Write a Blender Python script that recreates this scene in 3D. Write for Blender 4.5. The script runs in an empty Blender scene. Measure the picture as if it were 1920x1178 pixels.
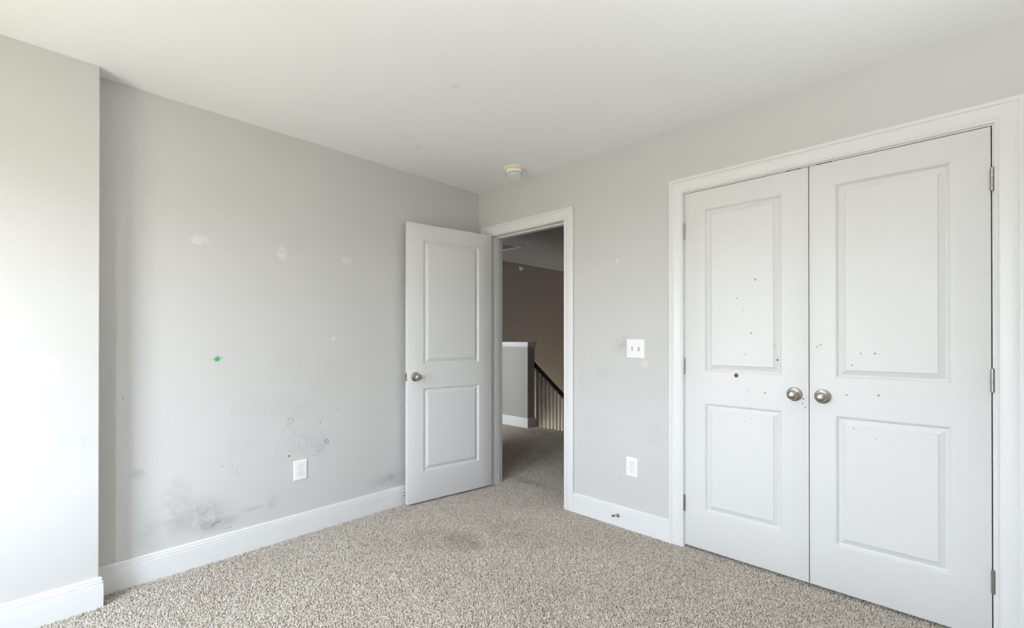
import bpy, bmesh, math, random
from mathutils import Vector, Matrix
random.seed(7)
PI = math.pi
scn = bpy.context.scene
COL = scn.collection

# ------------------------------------------------------------------ camera, light, exposure
cam_d = bpy.data.cameras.new('camera')
cam_d.sensor_width = 36.0
cam_d.lens = 855.45 * 36.0 / 1920.0
cam_d.shift_y = 43.93 / 1920.0
cam_d.clip_start = 0.02
cam = bpy.data.objects.new('camera', cam_d)
COL.objects.link(cam)
cam.location = (2.8892, -2.6127, 1.2078)
cam.rotation_euler = (PI / 2 + 0.0029, 0.0, 0.7626)
scn.camera = cam

scn.view_settings.view_transform = 'Standard'
scn.view_settings.look = 'None'
scn.view_settings.gamma = 1.0
scn.view_settings.use_curve_mapping = False
scn.view_settings.exposure = 0.56
scn.cycles.use_denoising = True
scn.cycles.max_bounces = 14
scn.cycles.diffuse_bounces = 10
scn.cycles.glossy_bounces = 4
scn.cycles.sample_clamp_indirect = 6.0

SKY = 15.0
HALLW = 68.0
world = bpy.data.worlds.new('overcast_sky')
scn.world = world
world.use_nodes = True
nt = world.node_tree
nt.nodes.clear()
w_out = nt.nodes.new('ShaderNodeOutputWorld')
w_bg = nt.nodes.new('ShaderNodeBackground')
w_geo = nt.nodes.new('ShaderNodeTexCoord')
w_sep = nt.nodes.new('ShaderNodeSeparateXYZ')
w_map = nt.nodes.new('ShaderNodeMapRange')
w_ramp = nt.nodes.new('ShaderNodeValToRGB')
nt.links.new(w_geo.outputs['Generated'], w_sep.inputs[0])
nt.links.new(w_sep.outputs['Z'], w_map.inputs['Value'])
w_map.inputs['From Min'].default_value = -1
w_map.inputs['From Max'].default_value = 1
nt.links.new(w_map.outputs[0], w_ramp.inputs[0])
el = w_ramp.color_ramp.elements
el[0].position = 0.0; el[0].color = (0.40, 0.365, 0.28, 1)
el[1].position = 1.0; el[1].color = (1.00, 1.18, 1.42, 1)
e = el.new(0.47); e.color = (0.40, 0.38, 0.30, 1)
e = el.new(0.52); e.color = (0.98, 1.05, 1.15, 1)
nt.links.new(w_ramp.outputs[0], w_bg.inputs['Color'])
w_bg.inputs['Strength'].default_value = SKY
nt.links.new(w_bg.outputs[0], w_out.inputs[0])

# room dimensions
H = 2.442            # ceiling height
BK = -3.70           # wall behind the camera (with the windows)
RT = 3.60            # right wall
WINS = [(0.66, 1.50), (2.10, 2.62)]
WZ = (0.50, 1.98)

def area_light(name, loc, rot, sx, sy, power, color=(1, 1, 1), portal=False, spread=PI):
    d = bpy.data.lights.new(name, 'AREA')
    d.shape = 'RECTANGLE'; d.size = sx; d.size_y = sy; d.energy = power; d.color = color
    if portal: d.cycles.is_portal = True
    o = bpy.data.objects.new(name, d); COL.objects.link(o)
    o.location = loc; o.rotation_euler = rot
    return o
for a, b in WINS:    # portals guide the sky light through the two windows
    area_light('window_portal', ((a + b) / 2, BK - 0.14, sum(WZ) / 2), (PI / 2, 0, 0), b - a, WZ[1] - WZ[0], 1, portal=True)

# ------------------------------------------------------------------ helpers
def setp(o, label=None, cat=None, group=None, kind=None):
    if label: o['label'] = label
    if cat: o['category'] = cat
    if group: o['group'] = group
    if kind: o['kind'] = kind
    return o

def link(name, me, parent=None, loc=None, rot=None):
    o = bpy.data.objects.new(name, me); COL.objects.link(o)
    if parent is not None: o.parent = parent
    if loc is not None: o.location = loc
    if rot is not None: o.rotation_euler = rot
    return o

def empty(name, loc=(0, 0, 0), rot=(0, 0, 0), parent=None):
    o = link(name, None, parent, loc, rot); o.empty_display_size = 0.1
    return o

def from_bm(name, bm, mat, parent=None, loc=None, rot=None, smooth=None, bevel=None, bseg=2, merge=True):
    if merge: bmesh.ops.remove_doubles(bm, verts=bm.verts, dist=1e-5)
    bmesh.ops.recalc_face_normals(bm, faces=bm.faces)
    me = bpy.data.meshes.new(name); bm.to_mesh(me); bm.free()
    for m in (mat if isinstance(mat, (list, tuple)) else [mat]): me.materials.append(m)
    if smooth is not None:
        me.polygons.foreach_set('use_smooth', [True] * len(me.polygons))
        me.set_sharp_from_angle(angle=math.radians(smooth))
    o = link(name, me, parent, loc, rot)
    if bevel:
        m = o.modifiers.new('bevel', 'BEVEL'); m.width = bevel; m.segments = bseg
        m.limit_method = 'ANGLE'; m.angle_limit = math.radians(40); m.harden_normals = False
    return o

def add_box(bm, a, b):
    x0, y0, z0 = [min(a[i], b[i]) for i in range(3)]; x1, y1, z1 = [max(a[i], b[i]) for i in range(3)]
    v = [bm.verts.new(p) for p in [(x0,y0,z0),(x1,y0,z0),(x1,y1,z0),(x0,y1,z0),(x0,y0,z1),(x1,y0,z1),(x1,y1,z1),(x0,y1,z1)]]
    for f in [(0,3,2,1),(4,5,6,7),(0,1,5,4),(1,2,6,5),(2,3,7,6),(3,0,4,7)]: bm.faces.new([v[i] for i in f])

def box(name, a, b, mat, parent=None, bevel=None, **k):
    bm = bmesh.new(); add_box(bm, a, b)
    return from_bm(name, bm, mat, parent, bevel=bevel, **k)

def grid_solid(us, vs, solid, d0, d1, P):
    """solid plate in a u/v grid with openings; P(u,v,d) -> point"""
    bm = bmesh.new(); nu, nv = len(us) - 1, len(vs) - 1
    S = lambda i, j: 0 <= i < nu and 0 <= j < nv and solid(0.5 * (us[i] + us[i+1]), 0.5 * (vs[j] + vs[j+1]))
    def q(*pts): bm.faces.new([bm.verts.new(P(*p)) for p in pts])
    for i in range(nu):
        for j in range(nv):
            if not S(i, j): continue
            a, b, c, d = us[i], us[i+1], vs[j], vs[j+1]
            q((a,c,d0),(b,c,d0),(b,d,d0),(a,d,d0)); q((a,c,d1),(a,d,d1),(b,d,d1),(b,c,d1))
            if not S(i-1, j): q((a,c,d0),(a,d,d0),(a,d,d1),(a,c,d1))
            if not S(i+1, j): q((b,c,d0),(b,c,d1),(b,d,d1),(b,d,d0))
            if not S(i, j-1): q((a,c,d0),(a,c,d1),(b,c,d1),(b,c,d0))
            if not S(i, j+1): q((a,d,d0),(b,d,d0),(b,d,d1),(a,d,d1))
    return bm

def rings_bm(rings, closed=False):
    """rings: lists of equal length points; skins neighbours, caps the ends"""
    bm = bmesh.new(); R = [[bm.verts.new(p) for p in r] for r in rings]; n = len(R[0])
    m = len(R)
    for k in range(m if closed else m - 1):
        A, B = R[k], R[(k + 1) % m]
        for i in range(n):
            bm.faces.new([A[i], A[(i+1) % n], B[(i+1) % n], B[i]])
    if not closed:
        bm.faces.new(R[0][::-1]); bm.faces.new(R[-1])
    return bm

def lathe_bm(prof, n=32, M=None):
    """prof: (r, h) along local z"""
    bm = bmesh.new(); R = []
    for r, h in prof:
        if r < 1e-6: R.append([bm.verts.new((0, 0, h))])
        else: R.append([bm.verts.new((r*math.cos(2*PI*i/n), r*math.sin(2*PI*i/n), h)) for i in range(n)])
    for A, B in zip(R, R[1:]):
        for i in range(n):
            j = (i + 1) % n
            if len(A) == 1 and len(B) == 1: continue
            if len(A) == 1: bm.faces.new([A[0], B[i], B[j]])
            elif len(B) == 1: bm.faces.new([A[i], A[j], B[0]])
            else: bm.faces.new([A[i], A[j], B[j], B[i]])
    for r in (R[0], R[-1]):
        if len(r) > 1: bm.faces.new(r)
    if M is not None: bm.transform(M)
    return bm

def join_bm(dst, src):
    me = bpy.data.meshes.new('tmp'); src.to_mesh(me); src.free(); dst.from_mesh(me); bpy.data.meshes.remove(me)

# ------------------------------------------------------------------ materials
class NT:
    def __init__(s, name):
        s.m = bpy.data.materials.new(name); s.m.use_nodes = True; s.t = s.m.node_tree
        s.b = s.t.nodes['Principled BSDF']; s.pos = None
    def n(s, kind, **k):
        o = s.t.nodes.new('ShaderNode' + kind)
        for a, b in k.items(): setattr(o, a, b)
        return o
    def l(s, a, b): s.t.links.new(a, b)
    def P(s):
        if s.pos is None: s.pos = s.n('NewGeometry').outputs['Position']
        return s.pos
    def noise(s, scale, detail=3, rough=0.55, vec=None, dist=0.0):
        o = s.n('TexNoise'); o.inputs['Scale'].default_value = scale; o.inputs['Detail'].default_value = detail
        o.inputs['Roughness'].default_value = rough; o.inputs['Distortion'].default_value = dist
        s.l(vec if vec is not None else s.P(), o.inputs['Vector']); return o.outputs['Fac']
    def math(s, op, a, b=None, clamp=False):
        o = s.n('Math', operation=op); o.use_clamp = clamp
        for i, v in enumerate((a, b)):
            if v is None: continue
            if isinstance(v, (int, float)): o.inputs[i].default_value = v
            else: s.l(v, o.inputs[i])
        return o.outputs[0]
    def rng(s, v, a, b, c=0.0, d=1.0, smooth=False):
        o = s.n('MapRange'); o.inputs['From Min'].default_value = a; o.inputs['From Max'].default_value = b
        o.inputs['To Min'].default_value = c; o.inputs['To Max'].default_value = d
        if smooth: o.interpolation_type = 'SMOOTHSTEP'
        s.l(v, o.inputs['Value']); return o.outputs[0]
    def mix(s, fac, a, b):
        o = s.n('Mix', data_type='RGBA')
        if isinstance(fac, (int, float)): o.inputs[0].default_value = fac
        else: s.l(fac, o.inputs[0])
        for i, v in ((6, a), (7, b)):
            if isinstance(v, tuple): o.inputs[i].default_value = (*v[:3], 1)
            else: s.l(v, o.inputs[i])
        return o.outputs[2]
    def blobs(s, lst, soft=0.15):
        """soft elliptical stains: (centre xyz, radii xyz, strength)"""
        acc = None
        for c, r, k in lst:
            sub = s.n('VectorMath', operation='SUBTRACT'); s.l(s.P(), sub.inputs[0]); sub.inputs[1].default_value = c
            mul = s.n('VectorMath', operation='MULTIPLY'); s.l(sub.outputs[0], mul.inputs[0])
            mul.inputs[1].default_value = tuple(1.0 / q for q in r)
            ln = s.n('VectorMath', operation='LENGTH'); s.l(mul.outputs[0], ln.inputs[0])
            f = s.rng(ln.outputs['Value'], soft, 1.0, k, 0.0, smooth=True)
            acc = f if acc is None else s.math('MAXIMUM', acc, f)
        return acc
    def bump(s, h, strength, dist=0.001):
        o = s.n('Bump'); o.inputs['Strength'].default_value = strength; o.inputs['Distance'].default_value = dist
        s.l(h, o.inputs['Height']); s.l(o.outputs[0], s.b.inputs['Normal'])
    def col(s, c):
        if isinstance(c, tuple): s.b.inputs['Base Color'].default_value = (*c[:3], 1)
        else: s.l(c, s.b.inputs['Base Color'])
    def rough(s, r):
        if isinstance(r, (int, float)): s.b.inputs['Roughness'].default_value = r
        else: s.l(r, s.b.inputs['Roughness'])

def plain(name, c, rough=0.5, metal=0.0, var=0.03, scale=30.0, bump=0.0, bscale=200.0, spec=0.5):
    M = NT(name); f = M.noise(scale)
    M.col(M.mix(f, tuple(max(0, q * (1 - var)) for q in c), tuple(min(1, q * (1 + var)) for q in c)))
    M.rough(rough); M.b.inputs['Metallic'].default_value = metal
    M.b.inputs['Specular IOR Level'].default_value = spec
    if bump: M.bump(M.noise(bscale, 4), bump)
    return M.m

WALLC = (0.570, 0.568, 0.556)
def wall_paint(name, base=WALLC, smudges=(), patches=(), fine=()):
    M = NT(name); f = M.noise(1.3, 3); g = M.noise(9.0, 4)
    c = M.mix(f, tuple(q * 0.985 for q in base), tuple(min(1, q * 1.015) for q in base))
    c = M.mix(M.math('MULTIPLY', M.rng(g, 0.55, 0.8), 0.05), c, tuple(q * 0.8 for q in base))
    if smudges:
        streak = M.noise(14.0, 6, 0.7, dist=1.5)
        k = M.math('MULTIPLY', M.blobs(smudges), M.rng(streak, 0.30, 0.74), clamp=True)
        c = M.mix(M.math('MULTIPLY', k, 0.72), c, (0.20, 0.205, 0.215))
    if patches:
        warp = M.noise(35.0, 3)
        k = M.math('MULTIPLY', M.blobs(patches, 0.7), M.rng(warp, 0.30, 0.5), clamp=True)
        c = M.mix(k, c, (0.86, 0.86, 0.84))
    M.col(c); M.rough(0.62); M.b.inputs['Specular IOR Level'].default_value = 0.35
    M.bump(M.noise(420.0, 3), 0.12, 0.0006)
    return M.m

M_WALL = wall_paint('grey_wall_paint')
M_WALL_A = wall_paint('grey_wall_paint_marked',
    smudges=[((0, -2.03, 0.27), (0.5, 0.24, 0.13), 0.75), ((0, -1.93, 0.20), (0.5, 0.16, 0.06), 1.0), ((0, -2.10, 0.36), (0.5, 0.10, 0.18), 0.45),
             ((0, -2.20, 0.24), (0.5, 0.08, 0.16), 0.4), ((0, -2.26, 0.54), (0.5, 0.045, 0.035), 0.7), ((0, -1.64, 0.24), (0.5, 0.05, 0.06), 0.5),
             ((0, -0.85, 0.20), (0.5, 0.22, 0.07), 0.8), ((0, -1.60, 0.80), (0.5, 0.35, 0.12), 0.14), ((0, -1.40, 0.56), (0.5, 0.14, 0.12), 0.12),
             ((0, -1.75, 0.23), (0.5, 0.10, 0.02), 0.5), ((0, -1.80, 0.62), (0.5, 0.12, 0.10), 0.14), ((0, -1.30, 0.95), (0.5, 0.20, 0.25), 0.12),
             ((0, -1.55, 1.05), (0.5, 0.18, 0.20), 0.10), ((0, -2.16, 0.68), (0.5, 0.10, 0.25), 0.12)],
    patches=[((0, -2.005, 1.735), (0.5, 0.05, 0.03), 0.26), ((0, -1.587, 1.72), (0.5, 0.032, 0.045), 0.26), ((0, -1.179, 1.73), (0.5, 0.04, 0.025), 0.26),
             ((0, -1.27, 1.21), (0.5, 0.018, 0.018), 0.3)])
M_WALL_S = wall_paint('grey_wall_paint_patched',
    patches=[((0.116, -2.575, 1.075), (0.5, 0.05, 0.065), 0.16), ((0.116, -2.61, 1.11), (0.5, 0.03, 0.03), 0.13), ((0.116, -2.48, 0.53), (0.5, 0.014, 0.010), 0.2)],
    smudges=[((0.116, -2.46, 0.75), (0.5, 0.02, 0.05), 0.2)])
M_WALL_B = wall_paint('grey_wall_paint_scuffed',
    smudges=[((1.375, 0, 1.17), (0.09, 0.5, 0.07), 0.5), ((1.40, 0, 1.215), (0.07, 0.5, 0.03), 0.45), ((1.22, 0, 0.98), (0.12, 0.5, 0.05), 0.2),
             ((1.06, 0, 1.0), (0.05, 0.5, 0.4), 0.14), ((1.12, 0, 0.62), (0.05, 0.5, 0.08), 0.15), ((1.60, 0, 0.62), (0.08, 0.5, 0.10), 0.15), ((1.36, 0, 0.31), (0.03, 0.5, 0.012), 0.4)],
    patches=[((1.342, 0, 1.711), (0.012, 0.5, 0.02), 0.35), ((1.53, 0, 1.05), (0.03, 0.5, 0.03), 0.2)])
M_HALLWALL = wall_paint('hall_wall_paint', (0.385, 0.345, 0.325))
M_CEIL = NT('ceiling_paint')
_c = M_CEIL.mix(M_CEIL.noise(1.0), (0.885, 0.895, 0.905), (0.90, 0.91, 0.92))
_k = M_CEIL.blobs([((1.145, -1.194, H), (0.035, 0.035, 0.5), 0.10), ((0.422, -0.913, H), (0.04, 0.04, 0.5), 0.10), ((1.905, -0.55, H), (0.09, 0.05, 0.5), 0.05), ((0.235, -0.150, H), (0.035, 0.035, 0.5), 0.10)], 0.3)
M_CEIL.col(M_CEIL.mix(_k, _c, (0.4, 0.4, 0.38))); M_CEIL.rough(0.9); M_CEIL.bump(M_CEIL.noise(300.0, 3), 0.1, 0.0006)
M_CEIL = M_CEIL.m
M_TRIM = plain('white_trim_paint', (0.72, 0.725, 0.725), 0.38, var=0.012, scale=6, bump=0.03, bscale=120)
M_DOOR = plain('white_door_paint', (0.672, 0.676, 0.670), 0.42, var=0.012, scale=8, bump=0.05, bscale=260)
M_TRIM_HALL = plain('hall_trim_paint', (0.62, 0.61, 0.59), 0.45, var=0.02)
M_NICKEL = plain('satin_nickel', (0.42, 0.395, 0.35), 0.30, 1.0, var=0.06, scale=60)
M_STEEL = plain('brushed_hinge_steel', (0.36, 0.35, 0.32), 0.38, 1.0, var=0.25, scale=220)
M_DARK = plain('dark_metal', (0.10, 0.095, 0.085), 0.5, 0.8, var=0.2)
M_PLATE = plain('white_plastic', (0.84, 0.84, 0.84), 0.30, var=0.01)
M_SLOT = plain('slot_black', (0.03, 0.03, 0.03), 0.6)
M_YELLOW = plain('yellowed_plastic', (0.86, 0.79, 0.52), 0.45, var=0.08, scale=120)
M_RAIL = plain('black_handrail_paint', (0.012, 0.012, 0.014), 0.35)
M_BALUSTER = plain('baluster_paint', (0.46, 0.45, 0.43), 0.45)
M_CHIP = plain('exposed_fibreboard', (0.34, 0.26, 0.17), 0.9, var=0.35, scale=400)
M_CHIPD = plain('dark_chip', (0.10, 0.085, 0.065), 0.9, var=0.3, scale=400)
M_PENCIL = plain('pencil_graphite', (0.43, 0.43, 0.43), 0.6, var=0.12, scale=300)
M_PENCILD = plain('pencil_graphite_dark', (0.26, 0.26, 0.27), 0.6, var=0.2, scale=300)
M_GREEN = plain('green_crayon', (0.06, 0.38, 0.13), 0.6, var=0.2, scale=300)
M_RED = plain('red_crayon', (0.35, 0.03, 0.04), 0.6)
M_GLASS = plain('frosted_lamp_glass', (0.9, 0.88, 0.84), 0.5)
M_SUB = plain('carpet_backing', (0.30, 0.27, 0.23), 1.0, var=0.2, scale=60)
M_CLOSET = plain('closet_interior_paint', (0.5, 0.5, 0.48), 0.8)

def pile_material():
    M = NT('carpet_pile')
    oi = M.n('ObjectInfo'); r = M.n('ValToRGB'); M.l(oi.outputs['Random'], r.inputs[0])
    e = r.color_ramp.elements
    e[0].position = 0.0; e[0].color = (0.285, 0.242, 0.195, 1)
    e[1].position = 1.0; e[1].color = (0.715, 0.676, 0.617, 1)
    q = e.new(0.25); q.color = (0.45, 0.403, 0.343, 1)
    q = e.new(0.7); q.color = (0.56, 0.512, 0.449, 1)
    c = r.outputs[0]
    n1 = M.noise(2.2, 4, 0.6)
    c = M.mix(M.math('MULTIPLY', M.rng(n1, 0.42, 0.72), 0.22), c, (0.36, 0.29, 0.23))
    st = M.blobs([((0.76, -0.86, 0), (0.26, 0.17, 0.5), 0.58), ((0.62, -0.98, 0), (0.26, 0.16, 0.5), 0.30), ((0.408, -1.281, 0), (0.05, 0.035, 0.5), 0.7),
                  ((1.424, -0.233, 0), (0.012, 0.012, 0.5), 1.0), ((1.95, -0.72, 0), (0.06, 0.04, 0.5), 0.45), ((0.95, -0.55, 0), (0.35, 0.25, 0.5), 0.22),
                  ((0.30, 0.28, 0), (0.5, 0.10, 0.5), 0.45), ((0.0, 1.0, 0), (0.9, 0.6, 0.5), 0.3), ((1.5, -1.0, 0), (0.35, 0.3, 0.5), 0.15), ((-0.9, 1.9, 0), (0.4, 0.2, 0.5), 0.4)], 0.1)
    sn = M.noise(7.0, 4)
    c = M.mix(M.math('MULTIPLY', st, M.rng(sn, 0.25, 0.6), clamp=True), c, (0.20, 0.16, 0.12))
    M.col(c); M.rough(0.95); M.b.inputs['Specular IOR Level'].default_value = 0.15
    return M.m
M_PILE = pile_material()

# ------------------------------------------------------------------ room shell
def struct(o, label, cat): return setp(o, label, cat, kind='structure')

# wall B (door + closet wall), y 0..0.115
DO = (0.143, 0.934); CO = (1.761, 3.037); OZ = 2.074; TB = 0.118
bm = grid_solid([-2.40, -2.08, -1.35, DO[0], DO[1], CO[0], CO[1], RT + 0.12], [-0.05, OZ, H + 0.02],
                lambda u, v: not (v < OZ and (DO[0] < u < DO[1] or CO[0] < u < CO[1] or -2.08 < u < -1.35)), 0.0, TB, lambda u, v, d: (u, d, v))
struct(from_bm('wall_back', bm, M_WALL_B), 'grey wall with the open doorway and the white double closet doors', 'wall')
struct(box('wall_left', (-0.118, -2.50, -0.05), (0, 0.0, H + 0.02), M_WALL_A), 'scribbled and smudged grey wall left of the open door', 'wall')
wl = bpy.data.objects['wall_left']
struct(box('wall_nook', (-0.118, BK, -0.05), (0.116, -2.410, H + 0.02), M_WALL_S, bevel=0.003), 'bright grey wall section standing proud at far left with a white filler patch', 'wall')
box_r = struct(box('wall_right', (RT, BK - 0.12, -0.05), (RT + 0.12, 0.0, H + 0.02), M_WALL), 'plain grey wall beside the closet, right of the camera', 'wall')
xs = [-0.118, WINS[0][0], WINS[0][1], WINS[1][0], WINS[1][1], RT]
bm = grid_solid(xs, [-0.05, WZ[0], WZ[1], H + 0.02], lambda u, v: not (WZ[0] < v < WZ[1] and any(a < u < b for a, b in WINS)), BK - 0.12, BK, lambda u, v, d: (u, d, v))
struct(from_bm('wall_window', bm, M_WALL), 'grey wall with two windows behind the camera', 'wall')
# ceiling: room and hall
struct(box('ceiling', (-0.118, BK - 0.12, H), (RT + 0.12, TB, H + 0.1), M_CEIL), 'white painted bedroom ceiling', 'ceiling')
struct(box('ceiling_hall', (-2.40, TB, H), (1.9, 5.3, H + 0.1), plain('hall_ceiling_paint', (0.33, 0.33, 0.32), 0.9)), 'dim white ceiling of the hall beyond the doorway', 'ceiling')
# floors
def floor_slab(name, x0, x1, y0, y1): return box(name, (x0, y0, -0.12), (x1, y1, -0.007), M_SUB)
fl = struct(floor_slab('floor', -0.118, RT + 0.12, BK - 0.12, 0.86), 'carpeted bedroom floor', 'floor')
# (hall floor follows below)

# closet interior
for nm, a, b, lb in [('wall_closet_back', (1.5, 0.74, -0.05), (RT, 0.86, H), 'closet back wall behind the double doors'),
                     ('wall_closet_side', (1.42, TB, -0.05), (1.5, 0.86, H), 'closet side wall behind the left closet door'),
                     ('wall_closet_end', (RT, TB, -0.05), (RT + 0.1, 0.86, H), 'closet end wall behind the right closet door'),
                     ('ceiling_closet', (1.42, TB, H), (RT + .1, 0.86, H + .1), 'closet ceiling')]:
    if nm == 'ceiling_closet': b = (RT + .1, 0.86, H + .1); a = (1.9, TB, H)
    struct(box(nm, a, b, M_CLOSET), lb, 'ceiling' if 'ceil' in nm else 'wall')

# ---- baseboards
BBP = [(0.0, 0.0), (0.015, 0.0), (0.0150, 0.1015), (0.0100, 0.1045), (0.0100, 0.1055), (0.0135, 0.1075), (0.0132, 0.1155), (0.0080, 0.1185), (0.0078, 0.1200), (0.0105, 0.1220), (0.0098, 0.1290), (0.0060, 0.133), (0.0, 0.133)]
def baseboard(name, path, label, mat=None, parent=None, prof=BBP, z0=-0.007):
    """path: (x, y, dx, dy) with the direction that the board's thickness grows in (mitred)"""
    rings = [[(x + dx * t, y + dy * t, (z if z > 0 else z0)) for t, z in prof] for x, y, dx, dy in path]
    o = from_bm(name, rings_bm(rings), mat or M_TRIM, parent, smooth=35)
    if parent is None: struct(o, label, 'baseboard')
    return o
baseboard('baseboard_left', [(0, -2.41, 1, 0), (0, 0, 1, 0)], 'white baseboard along the scribbled grey wall')
baseboard('baseboard_nook', [(0.116, BK, 1, 0), (0.116, -2.41, 1, 1), (0, -2.41, 0, 1)], 'white baseboard wrapping the corner of the wall section at far left')
baseboard('baseboard_back', [(0.995, 0, 0, -1), (1.698, 0, 0, -1)], 'white baseboard between doorway and closet')
baseboard('baseboard_closet', [(3.106, 0, 0, -1), (RT, 0, 0, -1)], 'short white baseboard right of the closet')
baseboard('baseboard_right', [(RT, 0, -1, 0), (RT, BK, -1, 0)], 'white baseboard on the right wall')
baseboard('baseboard_window', [(0.116, BK, 0, 1), (RT, BK, 0, 1)], 'white baseboard under the windows')

# ---- casings (mitred boards) and jambs
CP = [(0.0, 0.0), (0.0, 0.0085), (0.003, 0.0105), (0.009, 0.0105), (0.0125, 0.0085), (0.0145, 0.0100), (0.024, 0.0108), (0.027, 0.0122), (0.048, 0.0145),
      (0.060, 0.0148), (0.0645, 0.0135), (0.067, 0.0175), (0.0715, 0.0185), (0.080, 0.0180), (0.083, 0.016), (0.083, 0.0)]
def casing(name, xi0, xi1, zi, label, kL=1.0, ysurf=0.0, side=-1, mat=None, z0=-0.007, parent=None):
    r = empty(name, ((xi0 + xi1) / 2, ysurf, 0), parent=parent)
    struct(r, label, 'door casing')
    cor = [((xi0, z0), (-kL, 0)), ((xi0, zi), (-kL, 1)), ((xi1, zi), (1, 1)), ((xi1, z0), (1, 0))]
    rings = [[(o[0] + a * d[0] - r.location.x, side * b, o[1] + a * d[1]) for a, b in CP] for o, d in cor]
    for k, lb in ((0, 'left casing board'), (1, 'head casing board'), (2, 'right casing board')):
        from_bm('casing_board', rings_bm([rings[k], rings[k + 1]]), mat or M_TRIM, r, smooth=32)
    return r
trim_hall = casing('trim_1', 0.158, 0.912, 2.054, 'white moulded casing around the open bedroom doorway', kL=1.34)
trim_closet = casing('trim_2', 1.776, 3.0225, 2.058, 'white moulded casing around the double closet doors')
casing('trim_3', 0.158, 0.912, 2.054, 'white casing on the hall side of the bedroom doorway', ysurf=TB, side=1)

def jamb(name, x0, x1, zh, label, stop=None, parent=None):
    r = empty(name, ((x0 + x1) / 2, TB / 2, 0)); struct(r, label, 'door frame')
    cx, cy = r.location.x, r.location.y
    def b(nm, a, c, bv=0.001):
        return box(nm, (a[0] - cx, a[1] - cy, a[2]), (c[0] - cx, c[1] - cy, c[2]), M_TRIM, r, bevel=bv)
    b('side_jamb', (x0 - 0.0199, 0.0002, -0.007), (x0, TB - 0.0002, zh)); b('side_jamb', (x1, 0.0002, -0.007), (x1 + 0.0199, TB - 0.0002, zh))
    b('head_jamb', (x0 - 0.0199, 0.0002, zh), (x1 + 0.0199, TB - 0.0002, zh + 0.0199))
    if stop:
        b('door_stop', (x0, stop[0], -0.006), (x0 + 0.011, stop[1], zh)); b('door_stop', (x1 - 0.011, stop[0], -0.006), (x1, stop[1], zh))
        b('door_stop', (x0 + 0.011, stop[0], zh - 0.011), (x1 - 0.011, stop[1], zh))
    return r
jamb_hall = jamb('trim_4', 0.163, 0.906, 2.052, 'white jamb and stops lining the open doorway', stop=(0.040, 0.078))
jamb_closet = jamb('trim_5', 1.781, 3.017, 2.052, 'white jamb lining the closet opening', stop=(0.040, 0.075))
# strike plate on the latch side jamb
box('strike_plate', (0.906 - 0.0012 - jamb_hall.location.x, 0.008 - TB / 2, 0.905), (0.906 + 0.0005 - jamb_hall.location.x, 0.034 - TB / 2, 0.962), M_STEEL, jamb_hall)
# roller catches in the closet head
for x0, x1 in ((2.300, 2.364), (2.430, 2.492)):
    cx = jamb_closet.location.x
    box('catch_plate', (x0 - cx, -0.0012 - TB / 2 + 0.001, 2.0525), (x1 - cx, 0.030 - TB / 2, 2.0508), M_DARK, jamb_closet)
    box('catch_roller', (x0 + .012 - cx, 0.004 - TB / 2, 2.0492), (x1 - .012 - cx, 0.024 - TB / 2, 2.0515), M_STEEL, jamb_closet)

# windows behind the camera
for n, (a, b) in enumerate(WINS, 1):
    r = empty('window_%d' % n, ((a + b) / 2, BK - 0.06, WZ[0])); struct(r, ('first' if n == 1 else 'second') + ' white sash window in the wall behind the camera', 'window')
    w2 = (b - a) / 2; hh = WZ[1] - WZ[0]
    bm = grid_solid([-w2, -w2 + .045, w2 - .045, w2], [0, .045, hh / 2 - .02, hh / 2 + .02, hh - .045, hh],
                    lambda u, v: abs(u) > w2 - .045 or v < .045 or v > hh - .045 or abs(v - hh / 2) < .02, -0.03, 0.0, lambda u, v, d: (u, d, v))
    from_bm('window_frame', bm, M_TRIM, r)
    rr = [((-w2, 0), (-1, 0)), ((-w2, hh), (-1, 1)), ((w2, hh), (1, 1)), ((w2, 0), (1, 0))]
    rings = [[(o[0] + p * d[0], 0.06 + q, o[1] + p * d[1]) for p, q in CP] for o, d in rr]
    from_bm('window_casing', rings_bm(rings), M_TRIM, r, smooth=32)
    box('window_sill', (-w2 - .1, -0.03, -.025), (w2 + .1, .10, -0.001), M_TRIM, r, bevel=.003)

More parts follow.
